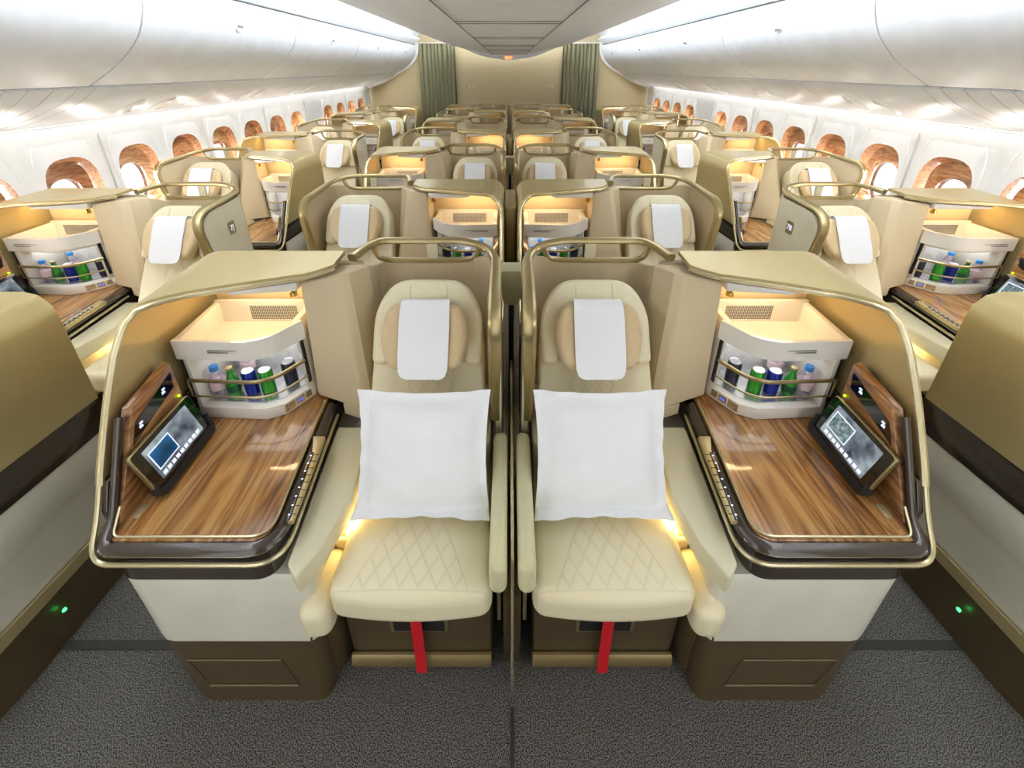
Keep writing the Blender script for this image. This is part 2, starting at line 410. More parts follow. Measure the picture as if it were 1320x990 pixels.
# ------------------------------------------------------------------ one seat module
# module coordinates: u to the seat side (+), y 0 = rear of the shell, minus towards the viewer, z up.
SEATU = .283
def build_module(s, flare):
    """returns dict kind -> root thing, at world origin"""
    global S, OFF, WIDE
    S = s; WIDE = 0 if flare else .09
    ub, uf = (-.62, -.577) if flare else (-.525, -.525)
    def ou(y): return ub + (uf - ub) * min(1, max(0, -y / .8))
    R = {}; q = 0; qd = 0
    # ---------------- console with desk
    t = thing('side_console', 'console', (-.28, -.4, 0)); R['console'] = t
    wid = lambda d: [(ub + .02 + d, -.03), (ou(-.5) + .02 + d, -.5), (ou(-.8) + .026 + d * 3.2, -.765), (-.02, -.765), (.0, -.74), (.005, -.03)]
    def ring(poly, z, rr=.03): return [(p[0], p[1], z) for p in fillet(poly, [0, .1, .06, .05, .02, 0], 4, True)]
    b = Bm().loft([ring([(x, y - (.061 if y < -.7 else 0)) for x, y in wid(.036)], 0), ring([(x, y - (.059 if y < -.7 else 0)) for x, y in wid(.034)], .02), ring([(x, y - (.03 if y < -.7 else 0)) for x, y in wid(.017)], .268)])
    b.prism([(-.03, -.80), (.018, -.735), (.030, -.70), (.030, -.28), (-.03, -.28)], 0, .29, r=.008, seg=3)
    base = obj('console_base', b, 'base', t)
    b = Bm()
    b.tube([(-.42, -.806, .19), (-.13, -.806, .19)], .003, n=6); b.tube([(-.37, -.819, .075), (-.09, -.819, .075)], .004, n=6)
    b.tube([(-.42, -.806, .19), (-.37, -.819, .075)], .002, n=6); b.tube([(-.13, -.806, .19), (-.09, -.819, .075)], .002, n=6)
    h = obj('hatch_outline', b, 'base', base)
    obj('shell_body', Bm().loft([ring([(x, y - (.030 if y < -.7 else 0)) for x, y in wid(.016)], .27), ring([(x, y - (.015 if y < -.7 else 0)) for x, y in wid(.008)], .42), ring(wid(0), .50), ring([(x + (.02 if x < -.2 else 0), y + (.012 if y < -.7 else 0)) for x, y in wid(0)], .522)]), 'white', t)
    obj('lower_strip', Bm().prism([(ub + .03, -.04), (ou(-.5) + .03, -.5), (ou(-.5) + .021, -.5), (ub + .021, -.04)], .24, .285), 'gold', t)
    # desk
    dk = [(ub + .03, -.03), (ou(-.77) + .03, -.748), (-.095, -.748), (-.16 + qd, -.03)]
    dkr = fillet(dk, [0, .03, .06, 0], 6, True)
    obj('desk_top', Bm().prism(dkr, .60, .66), 'wood', t)
    # dark bumper around the desk, climbing the outer panel
    pb = fillet([(ou(-.6) + .028, -.568, .93), (ou(-.79) + .028, -.708, .68), (ou(-.8) + .028, -.758, .640), (-.078, -.758, .640), (-.128 + qd, -.228, .640)], [0, .05, .06, .08, 0], 8)
    obj('bumper', Bm().tube(pb, .0195, .024, n=12, square=.6, sc=lambda p: 1 - .5 * min(1, max(0, (p.z - .645) / .05))), 'dark', t)
    pu = fillet([(ou(0) + .03, -.04), (ou(-.8) + .02, -.768), (-.088, -.768), (-.135, -.04)], [0, .07, .07, 0], 8, True)
    obj('under_band', Bm().prism(pu, .523, .612), 'dark', t)
    pt = fillet([(ou(-.79) + .046, -.690, .72), (ou(-.79) + .044, -.738, .662), (-.096, -.738, .664), (-.150 + qd, -.215, .664)], [0, .02, .06, 0], 6)
    obj('inlay_line', Bm().tube(pt, .004, .003, n=6), 'trim', t)
    pe = fillet([(ou(-.6) - .006, -.62, .862), (ou(-.8) - .008, -.712, .700), (ou(-.8) - .002, -.781, .612), (-.052, -.781, .612), (-.100 + qd, -.245, .616)], [0, .05, .09, .09, 0], 8)
    obj('edge_trim', Bm().tube(pe, .007, .006, n=8), 'trim', t)
    # control strip on the inner edge of the desk
    cs = obj('control_strip', Bm().loft([[(-.118, -.40, z), (-.095, -.46, z), (-.066, -.70, z), (-.048, -.70, z), (-.075, -.40, z)] for z in (.655, .6755)], .003), 'gold', t)
    b = Bm(); b.tube([(-.0905, -.47, .676), (-.0625, -.70, .676)], .0075, .002, n=8)
    obj('touch_strip', b, 'gloss', cs)
    for i in range(8):
        b = Bm(); f = (i + .5) / 8; b.box(-.0905 + .028 * f - .003, -.0905 + .028 * f + .003, -.47 - .23 * f - .002, -.47 - .23 * f + .002, .6775, .6785); obj('touch_icon', b, 'iconw', cs)
    for i in range(9):
        b = Bm(); f = (i + .3) / 9; b.box(-.083 + .026 * f, -.066 + .022 * f, -.47 - .23 * f - .0008, -.47 - .23 * f + .0008, .675, .677); obj('button_joint', b, 'seamk', cs)
    # wooden panel behind the tablet, leaning ledge
    wy = ou
    wp = [(-.10, .66), (-.30, .97), (-.57, .955), (-.755, .66)]
    pan = obj('wood_panel', Bm().loft([[(ou(y) + .018, y, z) for y, z in [(-.36, .66), (-.36, .965), (-.545, .94), (-.70, .68), (-.71, .66)]], [(ou(y) + .042, y, z) for y, z in [(-.36, .66), (-.36, .955), (-.535, .93), (-.69, .68), (-.70, .66)]]], .003), 'woodv', t)
    qq = [(-.375, .930), (-.545, .888), (-.580, .830), (-.385, .878)]
    ga = obj('display_strip', Bm().loft([[(ou(y) + .0425 + k, y, z) for y, z in qq] for k in (-.002, .0022)]), 'gloss', pan)
    for yy in (-.425, -.535):
        b = Bm(); zz = .898 + (yy + .425) * .28
        for k in (0, .012):
            b.prism([(yy - .008 + k * .3, zz - .010 + k), (yy + .006 + k * .3, zz - .010 + k), (yy + .003 + k * .3, zz + k * .7), (yy - .008 + k * .3, zz + k * .7)], ou(yy) + .0445, ou(yy) + .0455, 'x')
        obj('seat_icon', b, 'iconw', ga)
    obj('status_light', Bm().lathe([(.0001, -.002), (.005, -.001), (.004, .003), (.0001, .0035)], (ou(-.375) + .045, -.378, .835), 10, 'x'), 'ledy', pan)
    b = Bm(); b.prism(fillet([(ou(-.6) + .044, -.700), (ou(-.6) + .092, -.730), (ou(-.6) + .088, -.36), (ou(-.6) + .044, -.36)], .004, 2, True), .6605, .6625)
    led = obj('desk_ledge', b, 'woodv', t)
    c = (ou(-.66) + .070, -.665)
    obj('oval_button', Bm().prism(fillet([(c[0] - .011, c[1] - .022), (c[0] + .011, c[1] - .022), (c[0] + .011, c[1] + .022), (c[0] - .011, c[1] + .022)], .011, 5, True), .6625, .667, r=.001), 'trim', led)
    # padded ledge between console and seat
    lr = [(-.086, -.285, .60), (.045, -.285, .60), (.065, -.55, .60), (.035, -.72, .60), (-.012, -.80, .585), (-.046, -.77, .60)]
    obj('arm_ledge', Bm().loft([[(x, y, z - .075) for x, y, z in lr], [(x, y, z) for x, y, z in lr]], .008, 3), 'ledge', t)
    M = Matrix.Translation((.002, -.712, .368))
    obj('front_bolster', Bm().pad(.094, .20, .13, .036, M, .008), 'leather', t)
    b = Bm().box(-.0, .046, -.62, -.275, .30, .46, .012, 3)
    bol = obj('side_bolster', b, 'leather', t)
    b = Bm().box(.012, .038, -.605, -.565, .458, .464, .003); sw = obj('switch_plate', b, 'gold', bol)
    # canopy: gold lid that bends down into the outer side panel
    pr0 = -.070 + q; prof = fillet([(pr0, 1.192), (ub, 1.192), (ub, .78)], [0, .07, 0], 8)
    prof = [tuple(v) for v in resample(prof, 26)]
    grid = []
    for (x, z) in prof:
        yf = interp([(-.065 + q, -.11), (-.13 + q, -.185), (-.25, -.225), (-.37, -.27), (-.50, -.325), (-.56, -.37), (-.70, -.45)], x) if z > 1.185 else interp([(.78, -.668), (.83, -.643), (.974, -.557), (1.08, -.485), (1.135, -.435), (1.16, -.408), (1.19, -.385)], z)
        row = []
        for k in range(9):
            y = yf * k / 8; xx = x
            if flare: xx = x + (uf - ub) * (-y / .8) * min(1, (pr0 - x) / .5)
            row.append((xx, y, z - .004 * (k / 8)))
        grid.append(row)
    can = obj('canopy', Bm().sheet(grid, -.016), 'gold', t)
    edge = [(row[-1][0], row[-1][1] - .002, row[-1][2]) for row in grid]
    obj('canopy_trim', Bm().tube(edge, .008, .009, n=8), 'trim', t)
    # dark lower band of the outer side
    bb = [(0, .645), (0, .785), (-.663, .785), (-.70, .71), (-.70, .645)]
    obj('dark_side_band', Bm().loft([[(ou(y) + .002, y, z) for y, z in bb], [(ou(y) + .019, y, z) for y, z in bb]], .002), 'dark', t)
    lw = [(-.03, .50), (-.03, .643), (-.69, .643), (-.71, .50)]
    obj('side_skirt', Bm().loft([[(ou(y) + .004, y, z) for y, z in lw], [(ou(y) + .019, y, z) for y, z in lw]], .002), 'white', t)
    # lamp housing under the lid with brass reading lamp
    obj('lamp_housing', Bm().loft([[(-.38 + q, -.27, 1.174), (-.172 + q, -.20, 1.174), (-.172 + q, -.12, 1.174), (-.38 + q, -.19, 1.174)], [(-.36 + q, -.265, 1.160), (-.176 + q, -.20, 1.140), (-.176 + q, -.13, 1.140), (-.36 + q, -.20, 1.160)]], .004), 'mini', t)
    kn = Bm().lathe([(.0001, 0), (.008, 0), (.008, -.010), (.013, -.012), (.014, -.026), (.010, -.030), (.0001, -.030)], (-.198 + q, -.185, 1.142), 14)
    obj('reading_lamp', kn, 'brass', t)
    obj('niche_lamp', Bm().box(ub + .08, -.2, -.085, -.065, 1.166, 1.172), 'warm', t)
    # ---------------- shell: fabric panels, canopy, rail, wing
    t = thing('privacy_shell', 'seat shell', (0, -.15, 0)); R['shell'] = t
    b = Bm().box(ub + .024, .0, -.028, 0, .05, 1.168)
    obj('niche_back', b, 'fabric', t)
    pf = .055 if flare else .062
    obj('pillar_foot', Bm().prism([(-.072 + qd, -.236), (.02, -.272), (.048, -.25), (pf, -.03), (-.072 + qd, -.03)], .618, .666), 'fabric', t)
    obj('pillar_foot', Bm().box(.012, pf - .002, -.262, -.03, 0, .6175), 'fabric', t)
    b = Bm().loft([[(-.19 + q, -.029, .664), (-.19 + q, -.19 if flare else -.20, .664), (.02, -.272, .664), (.048 + q * .15, -.25, .664), (.05 + q * .15, -.03, .664)],
                   [(-.165 + q, -.03, 1.168), (-.165 + q, -.19, 1.168), (-.055 + q, -.125, 1.168), (-.03 + q, -.09, 1.168), (.03 + q, -.03, 1.168)]], .012, 3)
    obj('fabric_pillar', b, 'fabric', t)
    plan = resample(fillet([(.012, -.0295), (.012, .118), (.40, .118), (.512, .06), (.518, -.36)], [0, .05, .12, .12, 0], 8), 34)
    def top(p):
        z = 1.102 + .046 * min(1, max(0, (p[0] - .33) / .15)) if p[1] > .04 else 1.148
        if p[0] < .1: z = 1.160 - .058 * min(1, max(0, (p[1] + .03) / .12))
        return z - (.11 * ((-.25 - p[1]) / .11) ** 2 if p[1] < -.25 and p[0] > .3 else 0)
    grid = []
    for p in plan:
        row = []; zt = top(p); wing = max(0, (-p[1] - .12) / .24)
        for k in range(9):
            z = .40 + (zt - .40) * k / 8
            pull = wing * .10 * (1 - k / 8) ** 1.2
            row.append((p[0], p[1] + pull, z))
        grid.append(row)
    obj('fabric_back', Bm().sheet(grid, .016), 'fabric', t)
    g2 = []
    for row in grid: g2.append([(x + .0005, y, z) for x, y, z in row])
    # outer skin of the wing
    wg = [[(x + .013, y, z) for x, y, z in row] for row in grid if row[-1][1] < .03 and row[-1][0] > .3]
    wo = obj('wing_outer', Bm().sheet(wg, .010), 'wing', t)
    rail = fillet([(-.034, -.026, 1.190), (-.008, .06, 1.198), (.03, .128, 1.200), (.37, .128, 1.200), (.47, .105, 1.185), (.516, .02, 1.168), (.522, -.375, 1.155), (.522, -.29, .655)], [0, .05, .08, .1, .06, .08, .12, 0], 8)
    obj('grab_rail', Bm().tube(rail, .017, .0135, n=10, up=(0, .35, 1), square=.75, sc=lambda p: 1 + .4 * min(1, max(0, (.06 - p.y) / .15))), 'rail', t)
    low = fillet([(.0, .122, 1.185), (.02, .122, 1.122), (.07, .122, 1.113), (.37, .122, 1.113), (.425, .115, 1.125), (.445, .112, 1.175)], [0, .02, .03, .03, .02, 0], 4)
    obj('lower_rail', Bm().tube(low, .012, .011, n=8, square=.7), 'rail', t)
    obj('rail_spacer', Bm().box(.225, .270, .116, .128, 1.113, 1.20, .002), 'ledge', t)
    # ---------------- minibar
    t = thing('minibar', 'minibar', (-.38, -.15, .6615)); R['minibar'] = t
    L_, Lf = ub + .027, ou(-.31) + .027
    def mb(y_in=0, x_in=0):
        return [(L_ + x_in, -.045), (Lf + x_in, -.30 + y_in), (-.325 + q - x_in * .5, -.312 + y_in), (-.265 + q - x_in * .8, -.285 + y_in), (-.20 + q - x_in, -.18 + y_in * .5), (-.20 + q - x_in, -.045)]
    z0 = .6615
    obj('cabinet_base', Bm().prism(mb(), z0, .712, r=.003), 'mini', t)
    # side posts, back with vent, top band, tray
    obj('cabinet_side', Bm().prism([(L_, -.045), (Lf, -.30), (Lf + .022, -.302), (L_ + .022, -.06)], .712, 1.012, r=.002), 'mini', t)
    obj('cabinet_side', Bm().prism([(-.20 + q, -.045), (-.20 + q, -.18), (-.212 + q, -.205), (-.226 + q, -.19), (-.222 + q, -.06)], .712, 1.012, r=.002), 'mini', t)
    bk = obj('cabinet_back', Bm().box(L_ + .004, -.20 + q, -.062, -.046, .712, 1.022, .002), 'mini', t)
    b = Bm()
    vx0, vx1 = (L_ + .14, L_ + .32) if flare else (L_ + .06, L_ + .22)
    for i in range(26):
        for j in range(9):
            x = vx0 + (vx1 - vx0) * i / 25; z = .940 + .055 * j / 8; b.box(x, x + .0035, -.0636, -.0618, z, z + .0038)
    obj('vent_grille', b, 'seamk', bk)
    obj('top_tray', Bm().prism(mb(.02, .01), .917, .927), 'mini', t)
    fr = mb()[1:5]; inn = mb(.018, .006)[1:5]
    bandp = fillet(fr, [0, .03, .03, 0], 4); bandi = fillet(inn, [0, .03, .03, 0], 4)
    obj('upper_band', Bm().sheet([[(bandp[i][0], bandp[i][1], z) for z in (.937, .949, .997, 1.012)] for i in range(len(bandp))], -.014), 'mini', t)
    b = Bm()
    for r_ in range(2):
        for i in range(24 - r_ * 7):
            x = -.455 + q * .5 + i * .0042; b.box(x, x + .0024, -.3265, -.3180, .978 - r_ * .008, .9798 - r_ * .008)
    obj('printed_note', b, 'seam', t)
    obj('chilled_liner', Bm().prism(mb(.03, .02), .712, .716), 'silver', t)
    obj('inner_wall', Bm().box(L_ + .025, -.226 + q, -.075, -.063, .716, .917), 'niche', t)
    obj('door_track', Bm().box(Lf + .002, Lf + .008, -.304, -.299, .74, .985), 'black', t)
    obj('door_track', Bm().box(-.2065 + q, -.2005 + q, -.200, -.185, .74, .985), 'black', t)
    rp = [(x, y - .010) for x, y in fr]; rp[0] = (rp[0][0] + .005, rp[0][1]); rp[-1] = (rp[-1][0] - .004, rp[-1][1] - .006)
    rf = fillet(rp, [0, .06, .06, 0], 6)
    obj('rail_bar', Bm().tube([(x, y, .842) for x, y in rf], .004, .0075, n=8, square=.7), 'rail', t)
    obj('rail_bar', Bm().tube([(x, y, .772) for x, y in rf], .0035, .004, n=8), 'rail', t)
    for (x, y) in (rf[0], rf[-1]): obj('rail_bracket', Bm().tube([(x, y, .772), (x, y, .842)], .0035, .0035, n=8), 'rail', t)
    # sockets on the angled face of the base
    pa, pc = None, Vector((-.203 + q, -.187)); pa = Vector((-.268 + q, -.288))
    d = (pc - pa).normalized(); nn = Vector((d.y, -d.x)) 
    def onface(a, z, out): p = pa + d * a + nn * out; return (p.x, p.y, z)
    def plate(bm_, a0, a1, zz0, zz1, o0=-.001, o1=.002):
        bm_.loft([[onface(a0, zz0, o), onface(a1, zz0, o), onface(a1, zz1, o), onface(a0, zz1, o)] for o in (o0, o1)])
    for (a0, a1, zz0, zz1, holes) in ((.002, .042, .672, .706, ((.008, .697), (.020, .693), (.030, .693), (.008, .682))), (.047, .080, .674, .704, ()), (.086, .110, .676, .704, ((.092, .694), (.100, .698), (.092, .684), (.102, .684)))):
        b = Bm(); plate(b, a0, a1, zz0, zz1); so = obj('socket_plate', b, 'trim', t)
        for (a, z) in holes:
            b = Bm(); plate(b, a, a + .005, z - .0025, z + .0025, .001, .003); obj('socket_hole', b, 'seamk', so)
        if not holes:
            for a in (.053, .065):
                b = Bm(); plate(b, a, a + .008, .685, .693, .001, .003); obj('port_light', b, 'iconb', so)
    # ---------------- tablet
    tx = ou(-.5) + .112
    t = thing('tablet', 'tablet', (tx, -.49, .6675)); R['tablet'] = t
    M = Matrix.Translation((tx + .002, -.495, .6725)) @ Matrix.Rotation(math.radians(3), 4, 'Z') @ Matrix.Rotation(math.radians(-17), 4, 'Y') @ Matrix.Rotation(PI / 2, 4, 'Z') @ Matrix.Rotation(PI / 2, 4, 'X')
    # local: x along the desk (to rear), y up, z towards the seat
    def rr(w, h, cy, z0_, z1_, r_):
        return [[tuple(M @ Vector((p[0], p[1], z))) for p in fillet([(-w, cy - h), (w, cy - h), (w, cy + h), (-w, cy + h)], r_, 4, True)] for z in (z0_, z1_)]
    obj('tablet_back', Bm().loft(rr(.132, .080, .086, -.016, -.002, .014), .002), 'rail', t)
    obj('tablet_bezel', Bm().loft(rr(.128, .077, .086, -.003, .0005, .012)), 'gloss', t)
    sc_ = obj('tablet_screen', Bm().loft(rr(.098, .056, .092, .0004, .0010, .002)), 'scr', t)
    cx_ = -.045 if s > 0 else .045
    obj('menu_tile', Bm().loft([[tuple(M @ Vector(p)) for p in ((cx_ - .044, .064, z), (cx_ + .044, .064, z), (cx_ + .044, .130, z), (cx_ - .044, .130, z))] for z in (.0009, .0015)]), 'iconw', sc_)
    obj('menu_picture', Bm().loft([[tuple(M @ Vector(p)) for p in ((cx_ - .040, .068, z), (cx_ + .040, .068, z), (cx_ + .040, .126, z), (cx_ - .040, .126, z))] for z in (.0014, .0019)]), 'scrb' if s > 0 else 'scrm', sc_)
    for i in range(9):
        b = Bm(); x = -.088 + i * .0195; b.loft([[tuple(M @ Vector(p)) for p in ((x, .042, z), (x + .014, .042, z), (x + .014, .054, z), (x, .054, z))] for z in (.0009, .0018)]); obj('menu_icon', b, 'iconw', sc_)
    dock = fillet([(-.125, -.002), (.125, -.002), (.137, .02), (.137, .07), (.128, .07), (.124, .026), (.06, .020), (-.06, .020), (-.124, .026), (-.128, .05), (-.137, .02)], .004, 3, True)
    obj('tablet_dock', Bm().loft([[tuple(M @ Vector((p[0], p[1], z))) for p in dock] for z in (-.020, .008)]), 'black', t)
    # ---------------- seat
    t = thing('business_seat', 'seat', (SEATU, -.4, 0)); R['seat'] = t
    obj('seat_base', Bm().box(.050, .511, -.735, -.27, .0, .375, .012, 2), 'base', t)
    obj('base_rail', Bm().tube([(.051, -.742, .045), (.510, -.742, .045)], .016, .036, n=12), 'bronze', t)
    sc2 = obj('base_vent', Bm().box(.19, .375, -.738, -.732, .195, .285, .002), 'rail', t)
    obj('vent_mesh', Bm().box(.202, .363, -.740, -.733, .205, .29), 'black', sc2)
    def front(q):
        return (q.x * (1 + .03 * (-q.y / .22)), q.y - .02 * (1 - (q.x / .235) ** 2) * (1 if q.y < -.15 else 0), q.z)
    M = Matrix.Translation((SEATU, -.56, .437))
    obj('seat_cushion', Bm().pad(.460, .46, .125, .036, M, .018, n=10, fn=front), 'quilt', t)
    A = math.radians(34)
    B = Matrix.Translation((SEATU - .012, -.47, .47)) @ Matrix.Rotation(-A, 4, 'X')     # local: x, y(back), z along the back
    def onb(pts, y): return [tuple(B @ Vector((p[0], y, p[1]))) for p in pts]
    out = fillet([(-.208, .0), (.208, .0), (.209, .32), (.206, .52), (.170, .735), (-.170, .735), (-.206, .52), (-.209, .32)], [.02, .02, .05, .1, .15, .15, .1, .05], 6, True)
    obj('backrest', Bm().loft([onb(out, .07), onb(out, -.02)], .022, 3), 'quiltback', t)
    dome = fillet([(-.200, .45), (-.135, .45), (-.12, .54), (.12, .54), (.135, .45), (.200, .45), (.200, .65), (.13, .76), (-.13, .76), (-.200, .65)], [.03, .03, .03, .03, .03, .03, .07, .1, .1, .07], 5, True)
    hd = obj('headrest', Bm().loft([onb(dome, -.02), onb(dome, -.065)], .020, 3), 'leather', t)
    b = Bm()
    for x in (-.068, .068):
        b = Bm(); b.tube([tuple(B @ Vector((x, -.0655, z))) for z in (.64, .69, .735)] + [tuple(B @ Vector((x, -.05, .757)))], .0016, n=6); obj('headrest_seam', b, 'arm', hd)
    Bp = B @ Matrix.Translation((0, -.082, .552)) @ Matrix.Rotation(PI / 2, 4, 'X')
    def wingf(q): return (q.x * (1 - .20 * abs(q.y / .116) ** 2.2 - .05 * (q.y < 0) * abs(q.y) / .116), q.y, q.z + .022 * (abs(q.x) / .16) ** 2)
    obj('neck_pillow', Bm().pad(.308, .232, .07, .033, Bp, .004, n=8, k=5, fn=wingf), 'tan', t)
    obj('side_shroud', Bm().box(.46, .499, -.36, -.04, .37, .60, .012, 3), 'leather', t)
    # inner armrest next to divider
    b = Bm().pad(.050, .47, .12, .022, Matrix.Translation((.538, -.57, .575)), 0)
    obj('armrest', b, 'arm', t)
    obj('armrest_post', Bm().box(.528, .540, -.66, -.60, .1, .53), 'ledge', t)
    st = Bm().sheet([[(x, y, z) for x in (.267, .284, .301)] for (y, z) in ((-.70, .372), (-.752, .375), (-.765, .36), (-.768, .25), (-.770, .12), (-.778, .045))], .003)
    obj('red_strap', st, 'red', t)
    # ---------------- headrest cover
    t = thing('headrest_cover', 'headrest cover', (SEATU, -.25, .85)); R['cover'] = t
    rows = []
    for (y, z, w) in ((-.146, .046, .052), (-.143, .046, .066), (-.134, .046, .078), (-.115, .046, .085), (-.06, .047, .087), (.0, .048, .088), (.06, .048, .088), (.10, .045, .087), (.118, .038, .086), (.129, .024, .084), (.132, .0, .082), (.132, -.012, .080)):
        rows.append([tuple(Bp @ Vector((w * i / 8, y, z + .022 * (w * i / 8 / .16) ** 2 + .0012 * math.sin(y * 50 + i)))) for i in range(-8, 9)])
    obj('cloth', Bm().sheet(rows, -.0025), 'linen', t)
    # ---------------- pillow
    t = thing('pillow', 'pillow', (SEATU, -.5, .53)); R['pillow'] = t
    nG = 34; W, Hh, T = .220, .205, .062
    Mp = Matrix.Translation((SEATU + .005, -.594, .521)) @ Matrix.Rotation(math.radians(-29), 4, 'X')
    def pil(side):
        rows = []
        for i in range(nG + 1):
            row = []
            for j in range(nG + 1):
                a, bq = -1 + 2 * i / nG, -1 + 2 * j / nG
                x = a * W * (1 - .07 * (1 - bq * bq) ** 1.0); z = Hh + bq * Hh * (1 - .07 * (1 - a * a))
                aa, bb_ = min(1, abs(a) / .84), min(1, abs(bq) / .84)
                hgt = T * (max(0, 1 - aa ** 2.6) * max(0, 1 - bb_ ** 2.6)) ** .5
                wr = .0035 * math.sin(9 * a + 5 * bq) * math.cos(7 * bq - 3 * a) + .004 * math.sin(17 * bq) * max(0, abs(a) - .8) * 5 + .004 * math.sin(15 * a + 1) * max(0, abs(bq) - .8) * 5
                bend = -.05 * max(0, -bq - .80) / .2
                row.append((x, side * (hgt + .0015) + wr + bend, z + .02 * max(0, -bq - .8) / .2))
            rows.append(row)
        return rows
    fr_, bk_ = pil(-1), pil(1)
    b = Bm(); n1 = nG + 1
    vs = [Mp @ Vector(p) for r_ in fr_ for p in r_] + [Mp @ Vector(p) for r_ in bk_ for p in r_]; fs = []
    for i in range(nG):
        for j in range(nG):
            a = i * n1 + j; q_ = (a, a + n1, a + n1 + 1, a + 1); fs.append(q_); fs.append(tuple(n1 * n1 + v for v in reversed(q_)))
    o = n1 * n1
    for i in range(nG):
        fs.append((i, i + 1, o + i + 1, o + i)); a = nG * n1 + i; fs.append((a + 1, a, o + a, o + a + 1))
        a = i * n1; fs.append((a + n1, a, o + a, o + a + n1)); a = i * n1 + nG; fs.append((a, a + n1, o + a + n1, o + a))
    b.faces(vs, fs); obj('pillow_case', b, 'linen', t, sharp=80)
    S = 1; OFF = Vector((0, 0, 0)); WIDE = 0
    return R

def register_kids():
    KIDS.clear()
    for o in list(COL.objects):
        if o.parent: KIDS.setdefault(o.parent.name, []).append(o)

PROTO = {}
ORD = ['front', 'second', 'third', 'fourth', 'fifth', 'sixth', 'seventh', 'eighth']
GROUPS = {'console': 'side consoles with wooden desks', 'shell': 'privacy shells around the seats', 'minibar': 'minibars on the desks',
          'tablet': 'tablets on the desks', 'seat': 'business seats', 'cover': 'white headrest covers', 'pillow': 'white pillows on the seats'}
def label_of(kind, s, where, first, seat_at):
    con = {'console': 'white console with walnut desk and gold canopy', 'shell': 'beige fabric seat shell with champagne rail',
           'minibar': 'white open minibar with two bronze bars', 'tablet': 'black tablet docked on the walnut desk', 'seat': 'cream quilted leather seat',
           'cover': 'white cloth over the headrest', 'pillow': 'square white pillow'}[kind]
    return con + ', ' + where

def place(s, flare, X, Y, where, kinds):
    key = (s, flare); fresh = key not in PROTO
    if fresh:
        R = build_module(s, flare); register_kids(); PROTO[key] = R
        for k, r in R.items(): r['base'] = [r.location.x, r.location.y, r.location.z]; r['used'] = 0
    R = PROTO[key]; out = {}
    for k in kinds:
        r = R[k]
        if not r['used']: c = r; r['used'] = 1
        else: c = copy_tree(r)
        b = r['base']; c.location = (b[0] + X, b[1] + Y, b[2])
        tag(c, label_of(k, s, where, fresh, None), None, GROUPS[k]); out[k] = c
    return out

ALL = ['console', 'shell', 'minibar', 'tablet', 'seat', 'cover']
MODS = []
CX = .01
CY = [1.505, 2.66, 3.89, 5.12, 6.35, 7.58, 8.82]
SY = [1.18, 2.44, 3.67, 4.87, 6.05, 7.22, 8.38]
for k in range(7):
    Y = CY[k]
    for side in (-1, 1):
        s = (-side) if k % 2 == 0 else side
        where = f"{ORD[k]} centre row, {'left' if side < 0 else 'right'} of the divider"
        kinds = list(ALL)
        if k == 0: kinds.append('pillow')
        if k >= 2: kinds.remove('tablet')
        if k >= 4: kinds = ['console', 'shell', 'minibar'] if k < 5 else ['console', 'shell']
        m = place(s, k % 2 == 0, CX + side * .578, Y, where, kinds); MODS.append((s, CX + side * .578, Y, m, 'c', k, side))
SX = 2.115
for k in range(7):
    Y = SY[k]
    for side in (-1, 1):
        s = side if k % 2 == 0 else -side
        where = f"{ORD[k]} row along the {'left' if side < 0 else 'right'} windows"
        kinds = list(ALL)
        if k == 0: kinds = ['console', 'shell']
        if k >= 3 : kinds.remove('tablet')
        if k >= 5: kinds = ['console', 'shell', 'minibar', 'seat', 'cover'] if k == 5 else ['console', 'shell', 'minibar']
        sx = 2.11 if k == 0 else 2.275 if k % 2 == 0 else 2.255
        m = place(s, k % 2 == 0, CX + side * sx, Y, where, kinds); MODS.append((s, CX + side * sx, Y, m, 's', k, side))
for key, R in PROTO.items():
    for k, r in R.items():
        if not r['used']:
            def kill(o):
                for ch in KIDS.get(o.name, []): kill(ch)
                bpy.data.objects.remove(o)
            kill(r)
        else: del r['base']; del r['used']
for o in list(COL.objects):
    for k in ('base', 'used'):
        if k in o: del o[k]

# tags with row numbers on aisle faces, pillows for the window-side aisle seats, green lights
def seat_tag(root, s, u, y, z, outward, txt, plate, ink):
    """small rounded plate on the aisle face of a shell; coordinates in module frame, root = shell thing"""
    global OFF, S
    S = 1; OFF = Vector((0, 0, 0))
    mx = s * u; yy = y + .15                    # shell things stand at y = -.15
    sgn = 1 if outward > 0 else -1
    pl = [(yy - .027, z - .036), (yy + .027, z - .036), (yy + .027, z + .036), (yy - .027, z + .036)]
    p = obj('seat_number_plate', Bm().prism(fillet(pl, .012, 4, True), mx, mx + sgn * .004, 'x'), plate, root, sharp=60)
    M = Matrix.Translation((mx + sgn * .0045, yy, z)) @ (Matrix.Rotation(PI / 2, 4, 'Z') if sgn > 0 else Matrix.Rotation(-PI / 2, 4, 'Z')) @ Matrix.Rotation(PI / 2, 4, 'X')
    if txt: obj('seat_number', text_bm(txt, .042, M), ink, p)
